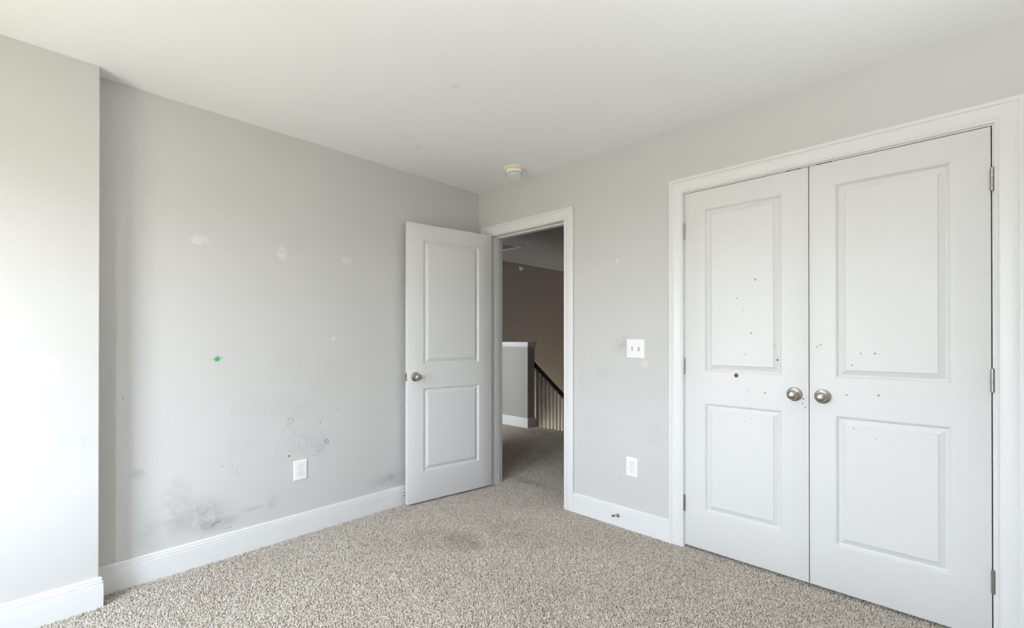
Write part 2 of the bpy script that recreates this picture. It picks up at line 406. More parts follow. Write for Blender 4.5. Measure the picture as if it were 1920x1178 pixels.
# ------------------------------------------------------------------ doors
PD = 0.0110
def door_leaf(parent, w, h, t, px, pz, extra=None):
    """leaf in local x 0..w, y 0..t (front face y=0), z 0..h ; px: (x0,x1) of the panels, pz: list of (z0,z1)"""
    zs = [0] + [z for p in pz for z in p] + [h]
    bm = grid_solid([0, px[0], px[1], w], zs, lambda u, v: not (px[0] < u < px[1] and any(a < v < b for a, b in pz)), 0, t, lambda u, v, d: (u, d, v))
    # chamfer only the outer long edges
    bmesh.ops.remove_doubles(bm, verts=bm.verts, dist=1e-5)
    bmesh.ops.recalc_face_normals(bm, faces=bm.faces)
    es = [e for e in bm.edges if all((abs(v.co.x) < 1e-6 or abs(v.co.x - w) < 1e-6) for v in e.verts) and abs(e.calc_face_angle(0)) > 1.2 or
          all((abs(v.co.z) < 1e-6 or abs(v.co.z - h) < 1e-6) for v in e.verts) and abs(e.calc_face_angle(0)) > 1.2]
    bmesh.ops.bevel(bm, geom=es, offset=0.0014, segments=2, affect='EDGES', profile=0.5)
    leaf = from_bm('leaf', bm, M_DOOR, parent, smooth=35, merge=False)
    prof = [(0.0, 0.0), (0.002, 0.0018), (0.0045, 0.0018), (0.0085, 0.0075), (0.0130, PD), (0.0155, PD), (0.0375, 0.0026), (0.0385, 0.0012), (0.0400, 0.0)]
    for z0, z1 in pz:
        bm = bmesh.new()
        def ring(y, k, sgn):
            return [bm.verts.new((x, y + sgn * k[1], z)) for x, z in ((px[0] + k[0], z0 + k[0]), (px[1] - k[0], z0 + k[0]), (px[1] - k[0], z1 - k[0]), (px[0] + k[0], z1 - k[0]))]
        R = [ring(t, k, -1) for k in reversed(prof)] + [ring(0, k, 1) for k in prof]
        bm.faces.new(R[0]); bm.faces.new(R[-1])
        for A, B in zip(R, R[1:]):
            for i in range(4): bm.faces.new([A[i], A[(i + 1) % 4], B[(i + 1) % 4], B[i]])
        from_bm('panel', bm, M_DOOR, parent)
    return leaf

def knob(parent, x, z, ysign=-1, y0=0.0, closet=False):
    """door knob with rose; axis along ysign*y"""
    M = Matrix.Translation((x, y0, z)) @ Matrix.Rotation(PI / 2 * (1 if ysign < 0 else -1), 4, 'X')
    rose = lathe_bm([(0, 0), (0.0345, 0), (0.0348, 0.0020), (0.0330, 0.0050), (0.028, 0.0075), (0.016, 0.0095), (0.0125, 0.0100), (0, 0.0100)], 48, M)
    ball = lathe_bm([(0, 0.009), (0.0120, 0.009), (0.0105, 0.016), (0.0105, 0.022), (0.0130, 0.027), (0.0180, 0.0315), (0.0220, 0.0375), (0.0238, 0.044),
                     (0.0238, 0.050), (0.0222, 0.0555), (0.0187, 0.0600), (0.0125, 0.0632), (0.006, 0.0645), (0, 0.0647)], 48, M)
    k = from_bm('knob', ball, M_NICKEL, parent, smooth=50)
    from_bm('rose', rose, M_NICKEL, k, smooth=30)
    return k

def hinge(parent, x, y, zc, leafdir):
    bm = bmesh.new(); n = 5; hh = 0.089
    for i in range(n):
        a = -hh / 2 + hh * i / n + 0.0006; b = a + hh / n - 0.0012
        join_bm(bm, lathe_bm([(0, a), (0.0058, a), (0.0063, a + 0.0005), (0.0063, b - 0.0005), (0.0058, b), (0, b)], 16))
    join_bm(bm, lathe_bm([(0, -hh/2 - .003), (0.003, -hh/2 - .003), (0.0052, -hh/2 - .0015), (0.0052, hh/2 + .0015), (0.003, hh/2 + .003), (0, hh/2 + .003)], 16))
    o = from_bm('hinge', bm, M_STEEL, parent, loc=(x, y, zc), smooth=40)
    box('hinge_leaf', (-0.0008, 0.0, -hh / 2), (0.0008, 0.034, hh / 2), M_STEEL, o)
    return o

LW = 0.6130; LH = 2.032; LT = 0.035; LZ = 0.0166
PZ = [(0.216, 0.828), (1.005, 1.923)]
def chips(parent, pts, mat, seed):
    rnd = random.Random(seed)
    for x, z, s in pts:
        n = rnd.randint(6, 8); bm = bmesh.new(); rot = rnd.uniform(0, PI); el = rnd.uniform(0.45, 0.8)
        top = []
        for i in range(n):
            r = s * rnd.uniform(0.6, 1.0); a = 2 * PI * i / n
            u, v = r * math.cos(a), r * el * math.sin(a)
            top.append((x + u * math.cos(rot) - v * math.sin(rot), z + u * math.sin(rot) + v * math.cos(rot)))
        f = bm.faces.new([bm.verts.new((p, -0.0004, q)) for p, q in top])
        g = bmesh.ops.extrude_face_region(bm, geom=[f])
        for v in g['geom']:
            if isinstance(v, bmesh.types.BMVert): v.co.y += 0.0006
        from_bm('paint_chip', bm, mat, parent)

# closet left leaf
cl = empty('door_2', (1.7838, 0.0, LZ)); struct(cl, 'left closet door with a drilled hole and chipped paint', 'door')
leafL = door_leaf(cl, LW, LH, LT, (0.113, 0.498), PZ)
knob(cl, 2.3365 - 1.7838, 0.9325 - LZ)
for z in (1.833, 1.049, 0.257): hinge(cl, -0.0030, -0.0055, z - LZ, 1)
# closet right leaf
cr = empty('door_3', (2.4003, 0.0, LZ)); struct(cr, 'right closet door with hinges on its right edge', 'door')
door_leaf(cr, LW, LH, LT, (0.1045, 0.4985), PZ)
knob(cr, 2.4540 - 2.4003, 0.9310 - LZ)
for z in (1.838, 1.043, 0.250): hinge(cr, LW + 0.0030, -0.0055, z - LZ, -1)
# drilled hole in the left leaf, cut into the leaf
hx, hz, hr = 2.064 - 1.7838, 1.010 - LZ, 0.0125
cut = from_bm('cutter', lathe_bm([(0, -0.01), (hr, -0.01), (hr, 0.016), (0, 0.016)], 7, Matrix.Translation((hx, 0, hz)) @ Matrix.Rotation(-PI / 2, 4, 'X')), M_CHIPD, cl)
# the hole lies just under the upper panel, on the solid rail
mod = leafL.modifiers.new('hole', 'BOOLEAN'); mod.operation = 'DIFFERENCE'; mod.object = cut; mod.solver = 'EXACT'
bpy.context.view_layer.update()
dg = bpy.context.evaluated_depsgraph_get()
me2 = bpy.data.meshes.new_from_object(leafL.evaluated_get(dg), preserve_all_data_layers=True, depsgraph=dg)
leafL.modifiers.clear()
if len(me2.polygons) > 10: leafL.data = me2; me2.name = 'leaf'
bpy.data.objects.remove(cut)
o = from_bm('hole_lining', lathe_bm([(hr * 0.999, 0.0006), (hr * 0.999, 0.0150), (0, 0.0158), (0, 0.0150), (hr * 0.86, 0.0145), (hr * 0.90, 0.0006)], 7,
            Matrix.Translation((hx, 0, hz)) @ Matrix.Rotation(-PI / 2, 4, 'X')), M_CHIP, cl)
o['label'] = 'bare brown fibreboard inside the drilled hole'
L0 = lambda lst: [(x - 1.7838, z - LZ, s) for x, z, s in lst]
R0 = lambda lst: [(x - 2.4003, z - LZ, s) for x, z, s in lst]
# chips on the front face (small marks; field areas are flush with the stile face)
chips(cl, L0([(2.138, 1.237, .0065), (2.261, 1.100, .006), (2.125, 0.926, .0035), (2.384, 0.871, .004), (2.372, 0.888, .004), (2.375, 0.912, .0045)]), M_CHIPD, 3)
chips(cl, L0([(2.159, 1.519, .009), (2.067, 1.424, .007), (2.102, 1.359, .005), (2.251, 1.173, .0045), (2.080, 0.917, .004), (2.204, 0.927, .008), (2.138, 0.787, .004), (2.109, 1.124, .0045)]), M_CHIP, 5)
chips(cr, R0([(2.433, 1.170, .005), (2.548, 0.945, .0055), (2.568, 1.085, .004), (2.575, 0.793, .004), (2.601, 1.140, .005)]), M_CHIPD, 8)
chips(cr, R0([(2.446, 1.180, .006), (2.651, 1.141, .007), (2.664, 0.953, .0065), (2.656, 0.758, .004)]), M_CHIP, 9)

# open bedroom door: front face seen from the room
W1 = 0.739
dr = empty('door_1', (0.1980, -0.0361, LZ)); struct(dr, 'open white two-panel bedroom door standing against the left wall', 'door')
ang = math.atan2(-0.7311, -0.1083)
dr.rotation_euler = (0, 0, ang)      # local +x runs from hinge edge to latch edge, local +y towards the left wall? (thickness side)
# local y axis = rot(ang) of +y = (0.989, -0.1465): towards the room, so the visible face is at local y=0 and the leaf grows to -y
sub = dr
def shift_y(o, dy):
    for v in o.data.vertices: v.co.y += dy
leaf1 = door_leaf(sub, W1, LH, LT, (0.123, 0.613), PZ)
for c in list(sub.children): shift_y(c, -LT)
k1 = knob(sub, 0.677, 0.9315 - LZ, ysign=1, y0=0.0)
k2 = knob(sub, 0.677, 0.9315 - LZ, ysign=-1, y0=-LT)
lp = box('latch_plate', (W1 - 0.0002, -LT / 2 - 0.0125, 0.9315 - LZ - 0.0285), (W1 + 0.0012, -LT / 2 + 0.0125, 0.9315 - LZ + 0.0285), M_STEEL, sub)
box('latch_bolt', (W1 + 0.001, -LT / 2 - 0.006, 0.9315 - LZ - 0.009), (W1 + 0.011, -LT / 2 + 0.007, 0.9315 - LZ + 0.009), M_NICKEL, lp, bevel=0.002)
for z in (1.835, 1.048, 0.255):
    hg = hinge(sub, -0.004, -LT - 0.006, z - LZ, 1)
    box('hinge_leaf', (0.0032, 0.006, -0.0445), (0.0042, 0.038, 0.0445), M_STEEL, hg)

# ------------------------------------------------------------------ wall plates
def plate(name, loc, rotz, w, h, label, cat, group=None):
    r = empty(name, loc, (0, 0, rotz)); setp(r, label, cat, group)
    bm = bmesh.new()
    P = [(0, 0), (0, 0.0015), (0.0035, 0.0052), (0.006, 0.0058)]
    R = [[bm.verts.new((sx * (w / 2 - a), -b, sz * (h / 2 - a))) for sx, sz in ((-1, -1), (1, -1), (1, 1), (-1, 1))] for a, b in P]
    bm.faces.new(R[0]); bm.faces.new(R[-1])
    for A, B in zip(R, R[1:]):
        for i in range(4): bm.faces.new([A[i], A[(i+1) % 4], B[(i+1) % 4], B[i]])
    from_bm('cover_plate', bm, M_PLATE, r, bevel=0.0006)
    return r
def screw(r, x, z):
    s = from_bm('screw', lathe_bm([(0, 0), (0.0033, 0), (0.0030, 0.0010), (0, 0.0013)], 14, Matrix.Translation((x, -0.0056, z)) @ Matrix.Rotation(PI / 2, 4, 'X')), M_PLATE, r, smooth=30)
M_GAP = plain('plate_gap_shade', (0.30, 0.30, 0.30), 0.6)
def outlet(loc, rotz, label):
    r = plate('wall_outlet', loc, rotz, 0.080, 0.122, label, 'outlet', None)
    screw(r, 0, 0)
    for zc in (0.0195, -0.0195):
        bm = bmesh.new(); pts = []
        for i in range(28):
            a = 2 * PI * i / 28; x = 0.0172 * math.cos(a); z = 0.0172 * math.sin(a)
            pts.append((x, max(-0.0135, min(0.0135, z)) + zc))
        box_o = from_bm('receptacle_gap', rings_bm([[(x * 1.10, -0.0050, (z - zc) * 1.10 + zc) for x, z in pts], [(x * 1.09, -0.0060, (z - zc) * 1.09 + zc) for x, z in pts]]), M_GAP, r)
        rings = [[(x * 1.0, -0.0055, (z - zc) * 1.0 + zc) for x, z in pts], [(x * 1.0, -0.0078, z) for x, z in pts]]
        f = from_bm('receptacle', rings_bm(rings), M_PLATE, r, smooth=30)
        # dark recess ring and slots
        box('slot', (-0.0075, -0.00795, zc + 0.0005), (-0.0053, -0.0070, zc + 0.0085), M_SLOT, f)
        box('slot', (0.0053, -0.00795, zc + 0.0012), (0.0072, -0.0070, zc + 0.0078), M_SLOT, f)
        from_bm('ground_hole', lathe_bm([(0, 0), (0.0026, 0), (0.0026, 0.001), (0, 0.001)], 12, Matrix.Translation((0, -0.0070, zc - 0.0070)) @ Matrix.Rotation(PI / 2, 4, 'X')), M_SLOT, f)
    return r
outlet((0.0, -1.4785, 0.399), PI / 2, 'white duplex outlet below the pencil scribbles on the left wall')
outlet((1.443, 0.0, 0.396), 0.0, 'white duplex outlet between the doorway and the closet')
sw = plate('light_switch', (1.4695, 0.0, 1.1445), 0.0, 0.124, 0.120, 'white double toggle switch plate left of the closet', 'light switch')
for x, up in ((-0.023, -1), (0.023, 1)):
    box('toggle_slot', (x - 0.0052, -0.0060, -0.012), (x + 0.0052, -0.0050, 0.012), plain('toggle_slot_shade', (0.25, 0.25, 0.25), 0.6), sw)
    bm = bmesh.new(); add_box(bm, (-0.0045, -0.018, -0.0055), (0.0045, 0.002, 0.0055))
    for v in bm.verts:
        if v.co.y < -0.01: v.co.x *= 0.8; v.co.z *= 0.7
    from_bm('toggle', bm, M_PLATE, sw, loc=(x, -0.0045, 0.002 * up), rot=(-0.45 * up, 0, 0), bevel=0.001)
    screw(sw, x, 0.030); screw(sw, x, -0.030)

# door stops on the baseboards
def doorstop(loc, rotz, length, label, tilt=0.0):
    r = empty('door_bumper', loc, (tilt, 0, rotz)); setp(r, label, 'door stop')
    M = Matrix.Rotation(PI / 2, 4, 'X')
    b = from_bm('rod', lathe_bm([(0, 0), (0.0125, 0), (0.0125, 0.003), (0.0085, 0.006), (0.0062, 0.012), (0.0050, 0.020), (0.0050, length - 0.012), (0, length - 0.012)], 20, M), M_NICKEL, r, smooth=40)
    t = from_bm('tip', lathe_bm([(0, length - 0.012), (0.0070, length - 0.012), (0.0078, length - 0.006), (0.0070, length), (0, length)], 20, M), plain('grey_rubber', (0.10, 0.10, 0.09), 0.7), r, smooth=40)
    t['label'] = 'dark rubber tip'
    return r
doorstop((1.3500, -0.0148, 0.070), 0.0, 0.066, 'metal rod door stop on the baseboard between doorway and closet', tilt=-0.22)
doorstop((0.0148, -0.742, 0.070), PI / 2, 0.042, 'door stop on the left baseboard, half hidden behind the open door')

# smoke detector
sd = empty('smoke_detector', (0.6165, -0.213, H)); setp(sd, 'white smoke detector on a yellowed ring on the ceiling above the doorway', 'smoke detector')
MF = Matrix.Rotation(PI, 4, 'X')
o = from_bm('mounting_ring', lathe_bm([(0, -0.001), (0.073, -0.001), (0.0745, 0.004), (0.073, 0.008), (0.069, 0.0100), (0, 0.0100)], 56, MF), M_YELLOW, sd, smooth=30); o['label'] = 'yellowed round mounting ring'
from_bm('vent_gap', lathe_bm([(0, 0.0095), (0.0585, 0.0095), (0.0585, 0.0125), (0, 0.0125)], 48, MF), M_SLOT, sd, smooth=30)
body = from_bm('body', lathe_bm([(0, 0.012), (0.0600, 0.012), (0.0605, 0.022), (0.0585, 0.039), (0.0500, 0.048), (0.0470, 0.0485), (0.0450, 0.0465), (0.0300, 0.0470), (0.0280, 0.0500), (0, 0.0510)], 56, MF), M_PLATE, sd, smooth=30)
for i in range(14):
    a = 2 * PI * i / 14
    bx = box('vent_slot', (0.0565, -0.009, -0.0425), (0.0585, 0.009, -0.0395), M_SLOT, body); bx.rotation_euler = (0, 0, a)
from_bm('test_button', lathe_bm([(0, 0.050), (0.011, 0.050), (0.011, 0.0525), (0.009, 0.0535), (0, 0.0535)], 24, MF), M_PLATE, sd, smooth=30)

# ceiling lamp just above the frame, the room's own light
lamp = empty('ceiling_lamp', (1.87, -1.93, H)); setp(lamp, 'round flush ceiling lamp in the middle of the ceiling', 'ceiling lamp')
from_bm('base', lathe_bm([(0, 0), (0.10, 0), (0.105, 0.010), (0.10, 0.022), (0, 0.022)], 40, MF), M_NICKEL, lamp, smooth=30)
E_ = NT('lit_lamp_bowl'); E_.col((0.9, 0.88, 0.83)); E_.b.inputs['Emission Color'].default_value = (1.0, 0.985, 0.96, 1); E_.b.inputs['Emission Strength'].default_value = 0.0
LAMP_E = 14.0
E_.b.inputs['Emission Strength'].default_value = LAMP_E
from_bm('bowl', lathe_bm([(0.0, 0.015), (0.150, 0.015), (0.152, 0.022), (0.140, 0.045), (0.110, 0.068), (0.06, 0.084), (0, 0.090)], 48, MF), E_.m, lamp, smooth=40)

# added fill light out of view, built as an uplighter to brighten the ceiling
tl = empty('fill_uplighter', (3.34, -1.55, 0)); setp(tl, 'added out-of-view uplighter by the right wall, brightening the ceiling', 'added fill lamp')
from_bm('base', lathe_bm([(0, 0), (0.14, 0), (0.14, 0.012), (0.10, 0.022), (0.02, 0.030), (0, 0.030)], 40), M_NICKEL, tl, smooth=30)
from_bm('pole', lathe_bm([(0, 0.028), (0.012, 0.028), (0.012, 1.66), (0, 1.66)], 20), M_NICKEL, tl, smooth=30)
from_bm('lamp_shade', lathe_bm([(0, 1.65), (0.03, 1.65), (0.09, 1.68), (0.15, 1.74), (0.152, 1.74), (0.148, 1.738), (0.088, 1.686), (0.03, 1.662), (0, 1.662)], 40), M_NICKEL, tl, smooth=60)
E2 = NT('fill_uplighter_disc'); E2.col((0.9, 0.88, 0.84)); E2.b.inputs['Emission Color'].default_value = (0.98, 0.99, 1.0, 1); E2.b.inputs['Emission Strength'].default_value = 210.0
from_bm('bulb', lathe_bm([(0, 1.690), (0.07, 1.690), (0.07, 1.700), (0, 1.703)], 32), E2.m, tl, smooth=30)

# ------------------------------------------------------------------ marks drawn on the left wall
def stroke(bm, pts, wd):
    # Catmull-Rom, then a flat ribbon just proud of the wall
    P = [Vector((0, y, z)) for y, z in pts]; P = [2 * P[0] - P[1]] + P + [2 * P[-1] - P[-2]]; Q = []
    for i in range(1, len(P) - 2):
        for s in range(5):
            t = s / 5.0
            Q.append(0.5 * ((2 * P[i]) + (-P[i-1] + P[i+1]) * t + (2*P[i-1] - 5*P[i] + 4*P[i+1] - P[i+2]) * t * t + (-P[i-1] + 3*P[i] - 3*P[i+1] + P[i+2]) * t ** 3))
    Q.append(P[-2]); prev = None
    for i, q in enumerate(Q):
        d = (Q[min(i + 1, len(Q) - 1)] - Q[max(i - 1, 0)]); d = d.normalized() if d.length > 1e-9 else Vector((0, 1, 0))
        n = Vector((0, -d.z, d.y)) * wd / 2
        a = bm.verts.new((0.00035, q.y + n.y, q.z + n.z)); b = bm.verts.new((0.00035, q.y - n.y, q.z - n.z))
        if prev: bm.faces.new([prev[0], prev[1], b, a])
        prev = (a, b)
S_LIGHT = [
 [(-1.556,.708),(-1.533,.745),(-1.509,.772),(-1.475,.788),(-1.425,.778),(-1.389,.748),(-1.374,.715),(-1.384,.686)],
 [(-1.513,.747),(-1.499,.758),(-1.46,.769),(-1.43,.758),(-1.45,.745),(-1.484,.739),(-1.509,.722)],
 [(-1.518,.659),(-1.504,.627),(-1.513,.593),(-1.542,.58),(-1.579,.591),(-1.591,.62),(-1.582,.653),(-1.561,.674),(-1.532,.668),(-1.523,.649),(-1.532,.616),(-1.556,.598),(-1.584,.607)],
 [(-1.598,.592),(-1.614,.566),(-1.618,.542),(-1.607,.513),(-1.593,.498),(-1.565,.501)],
 [(-1.513,.573),(-1.525,.54),(-1.551,.525),(-1.602,.524)],
 [(-1.496,.68),(-1.511,.653),(-1.511,.623),(-1.474,.61),(-1.445,.587),(-1.435,.555),(-1.445,.532)],
 [(-1.494,.575),(-1.487,.541),(-1.455,.505),(-1.404,.48),(-1.363,.463),(-1.332,.478),(-1.326,.516),(-1.34,.552),(-1.374,.563),(-1.404,.54),(-1.404,.504)],
 [(-1.484,.594),(-1.465,.6),(-1.445,.577),(-1.44,.546),(-1.46,.529),(-1.484,.543),(-1.489,.569)],
 [(-1.445,.608),(-1.415,.626),(-1.394,.61),(-1.404,.591),(-1.435,.591),(-1.45,.603)],
 [(-1.384,.614),(-1.358,.615),(-1.337,.596),(-1.337,.57),(-1.363,.561),(-1.384,.578),(-1.41,.571),(-1.412,.551)]]
S_MID = [
 [(-1.556,.713),(-1.542,.726),(-1.518,.718),(-1.518,.701),(-1.537,.698),(-1.554,.713),(-1.533,.72),(-1.516,.705),(-1.542,.696),(-1.561,.689),(-1.533,.689)],
 [(-1.389,.517),(-1.374,.545),(-1.363,.518),(-1.384,.495),(-1.353,.495),(-1.337,.518),(-1.358,.53),(-1.363,.492),(-1.337,.492),(-1.332,.512),(-1.353,.505),(-1.379,.484),(-1.348,.479)]]
S_DARK = [[(-1.327,.566),(-1.311,.566),(-1.3,.549),(-1.305,.534),(-1.324,.539),(-1.329,.556),(-1.313,.559),(-1.305,.542),(-1.319,.536),(-1.324,.558),(-1.308,.553)],
 [(-1.357,.690),(-1.355,.676),(-1.351,.664)],[(-1.339,.716),(-1.336,.707)]]
S_SIDE = [[(-1.764,.624),(-1.787,.597),(-1.791,.577)],[(-1.837,.585),(-1.855,.543),(-1.863,.504)],[(-1.785,.52),(-1.79,.5),(-1.777,.479)],
 [(-1.846,.511),(-1.85,.451),(-1.814,.444),(-1.832,.473),(-1.819,.445)]]
def scribble(strokes, wd, mat, label):
    bm = bmesh.new()
    for s in strokes: stroke(bm, s, wd)
    o = from_bm('pencil_scribble', bm, mat, wl, merge=False); o['label'] = label; return o
scribble(S_LIGHT, 0.0016, M_PENCIL, 'faint looping pencil lines above the outlet')
scribble(S_MID, 0.0022, plain('pencil_graphite_mid', (0.36, 0.36, 0.365), 0.6), 'denser pencil loops among the faint lines')
scribble(S_DARK, 0.0030, M_PENCILD, 'dark round pencil scribble')
scribble(S_SIDE, 0.0018, M_PENCIL, 'faint pencil strokes left of the outlet')
def scratch(pts, wd, mat, label):
    bm = bmesh.new(); stroke(bm, pts, wd); o = from_bm('scuff_mark', bm, mat, wl, merge=False); o['label'] = label
scratch([(-2.106,.277),(-2.083,.266),(-2.059,.211)], 0.0020, plain('scuff_grey', (0.36, 0.365, 0.37), 0.6), 'curved grey scuff above the baseboard')
scratch([(-1.950,.190),(-1.925,.203),(-1.905,.207)], 0.010, plain('scuff_grey_b', (0.30, 0.305, 0.32), 0.6), 'short dark scuff above the baseboard')
scratch([(-1.885,.158),(-1.865,.160),(-1.850,.158)], 0.0022, M_PENCILD, 'thin dark scratch above the baseboard')
scratch([(-1.195,.257),(-1.226,.222),(-1.257,.218)], 0.0015, M_PENCIL, 'faint scratch near the open door')
def dot(y, z, s, mat, name='speck', label=None):
    bm = bmesh.new(); n = 7; rnd = random.Random(int(y * 1e4 + z * 1e3))
    bm.faces.new([bm.verts.new((0.0004, y + s * rnd.uniform(.6, 1) * math.cos(2 * PI * i / n), z + s * rnd.uniform(.6, 1) * math.sin(2 * PI * i / n))) for i in range(n)])
    o = from_bm(name, bm, mat, wl); 
    if label: o['label'] = label
for y, z, s in [(-2.165,.678,.003),(-1.898,.504,.004),(-1.721,.31,.0025),(-1.243,.749,.0045),(-1.251,.526,.004),(-1.16,.47,.0035),(-1.396,.472,.005),(-2.316,.915,.0035),
                (-1.823,.237,.003),(-1.204,.507,.0028),(-1.461,.718,.003)]: dot(y, z, s, M_PENCILD)
dot(-1.545, .496, .0085, M_RED, 'crayon_mark', 'small dark red crayon mark above the outlet')
bm = bmesh.new(); star = []
tips = ((0.35, .028), (1.45, .023), (2.3, .017), (3.3, .026), (4.1, .021), (5.0, .020), (5.7, .018))
for i, (a, ln) in enumerate(tips):
    b = tips[(i + 1) % len(tips)][0] + (2 * PI if i == len(tips) - 1 else 0)
    star += [(ln, a), (0.010, (a + b) / 2)]
cv = bm.verts.new((0.0004, -1.922, 1.097)); sv = [bm.verts.new((0.0004, -1.922 + q * math.cos(a), 1.097 + q * math.sin(a))) for q, a in star]
for i in range(len(sv)): bm.faces.new([cv, sv[i], sv[(i + 1) % len(sv)]])
o = from_bm('crayon_mark', bm, M_GREEN, wl, merge=False); o['label'] = 'green star-shaped crayon scribble'

# ------------------------------------------------------------------ hall beyond the door
struct(floor_slab('floor_hall', -2.4, 1.9, 0.862, 2.178), 'carpeted hall landing beyond the doorway', 'floor')
struct(floor_slab('floor_hall_strip', -2.4, -0.119, TB, 0.861), 'carpeted hall floor left of the doorway', 'floor')
struct(box('wall_hall_left', (-2.40, TB, -2.8), (-2.205, 5.2, H), M_HALLWALL), 'tall taupe wall across the stairwell', 'wall')
struct(box('wall_hall_end', (-2.40, 5.2, -2.8), (0.0, 5.3, H), M_HALLWALL), 'taupe wall at the end of the stairwell', 'wall')
struct(box('wall_stair_right', (-0.20, 2.18, -2.8), (-0.08, 5.2, H), M_HALLWALL), 'taupe wall on the right side of the stairs', 'wall')
struct(box('wall_hall_far', (-0.08, 2.18, -0.12), (1.9, 2.30, H), M_HALLWALL), 'taupe hall wall facing the bedroom door', 'wall')
struct(box('wall_hall_right', (1.30, TB, -0.12), (1.40, 2.18, H), M_HALLWALL), 'taupe wall at the right end of the hall', 'wall')
struct(box('floor_lower', (-2.4, 2.18, -2.8), (0, 5.3, -2.7), M_SUB), 'lower floor at the foot of the stairs', 'floor')

# neighbouring room: its open doorway spills a little daylight over the hall
for nm, a, b, k in (('wall_next_room_left', (-2.40, -1.60, -0.05), (-2.30, 0.0, H), 'wall'), ('wall_next_room_back', (-2.30, -1.70, -0.05), (-0.118, -1.60, H), 'wall'),
                    ('ceiling_next_room', (-2.40, -1.70, H), (-0.119, 0.0, H + .1), 'ceiling'), ('floor_next_room', (-2.40, -1.70, -0.12), (-0.119, TB - .001, -0.007), 'floor')):
    struct(box(nm, a, b, M_SUB if k == 'floor' else M_WALL), k + ' of the neighbouring room, out of sight', k)
area_light('next_room_daylight', (-1.72, -1.55, 1.35), (PI / 2, 0, 0), 1.0, 1.3, HALLW, (0.95, 0.97, 1.0))
# half wall
hw = empty('wall_half', (-1.225, 2.0, 0)); struct(hw, 'grey half wall with white cap beside the top of the stairs', 'half wall')
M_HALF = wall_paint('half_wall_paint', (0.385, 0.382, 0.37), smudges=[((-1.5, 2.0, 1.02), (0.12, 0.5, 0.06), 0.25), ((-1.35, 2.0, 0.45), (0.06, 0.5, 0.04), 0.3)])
box('wall_panel', (-0.979, 0, -0.007), (0.0, 0.140, 1.105), M_HALF, hw)
capP = [(0.0, 1.098), (0.010, 1.098), (0.011, 1.106), (0.016, 1.110), (0.018, 1.122), (0.020, 1.126), (0.022, 1.132), (0.022, 1.160), (0.019, 1.163), (0.0, 1.163)]
rings = [[(x + dx * t, y + dy * t, z) for t, z in capP] for x, y, dx, dy in ((-0.979, 0, 0, -1), (0, 0, 1, -1), (0, 0.14, 1, 1), (-0.979, 0.14, 0, 1))]
bm = rings_bm(rings, closed=False); add_box(bm, (-0.979, 0, 1.106), (0, 0.14, 1.163))
from_bm('cap', bm, M_TRIM, hw, smooth=35)
BB2 = [(0, -0.006), (0.015, -0.006), (0.015, 0.100), (0.012, 0.106), (0.011, 0.118), (0.007, 0.124), (0.006, 0.132), (0, 0.132)]
rings = [[(x + dx * t, y + dy * t, z) for t, z in BB2] for x, y, dx, dy in ((-0.979, 0, 0, -1), (0, 0, 1, -1), (0, 0.14, 1, 1), (-0.01, 0.14, 0, 1))]
from_bm('baseboard', rings_bm(rings), M_TRIM, hw, smooth=35)

baseboard('baseboard_hall_far', [(-0.20, 2.18, 0, -1), (1.30, 2.18, 0, -1)], 'white baseboard along the hall wall facing the bedroom door')
baseboard('baseboard_hall_right', [(1.30, 2.165, -1, 0), (1.30, TB, -1, 0)], 'white baseboard at the right end of the hall')
baseboard('baseboard_hall_near', [(0.995, TB, 0, 1), (1.285, TB, 0, 1)], 'short white baseboard on the hall side of the doorway wall')
# stairs going down away from the landing
st = empty('staircase', (-0.7, 2.17, 0)); setp(st, 'carpeted stairs going down beyond the half wall', 'staircase')
RISE, RUN = 0.190, 0.254
for i in range(11):
    box('step', (-0.505, i * RUN + 0.001, -(i + 2) * RISE), (0.499, (i + 1) * RUN, -(i + 1) * RISE), M_SUB, st, bevel=0.01)
# railing with balusters, descending with the stairs
rl = empty('stair_railing', (-1.235, 2.142, 0)); setp(rl, 'black sloping handrail on pale balusters beside the descending stairs', 'stair railing')
slope = -0.745; z0r = 0.889; LN = 2.4
prof = [(-0.028, -0.052), (0.028, -0.052), (0.030, -0.034), (0.022, -0.024), (0.030, -0.010), (0.018, 0.0), (-0.018, 0.0), (-0.030, -0.010), (-0.022, -0.024), (-0.030, -0.034)]
rings = [[(x, y, z0r + slope * y + z * 1.7) for x, z in prof] for y in (0.0, LN)]
o = from_bm('handrail', rings_bm(rings), M_RAIL, rl, smooth=40); o['label'] = 'black sloping handrail'
ys = [0.078 + 0.0815 * i for i in range(28)]
bal = None
for y in ys:
    top = z0r + slope * y - 0.072
    if bal is None:
        h = 0.90; bm = bmesh.new()
        add_box(bm, (-0.017, -0.017, -h), (0.017, 0.017, 0.0))
        bal = from_bm('baluster', bm, M_BALUSTER, rl, loc=(0, y, top), bevel=0.002)
    else:
        c = bal.copy(); COL.objects.link(c); c.parent = rl; c.location = (0, y, top)
rings = [[(x, y, z0r + slope * y - 0.93 + z) for x, z in ((-0.03, -0.30), (0.03, -0.30), (0.03, 0.0), (-0.03, 0.0))] for y in (0.0, LN)]
from_bm('stringer', rings_bm(rings), M_TRIM_HALL, rl)

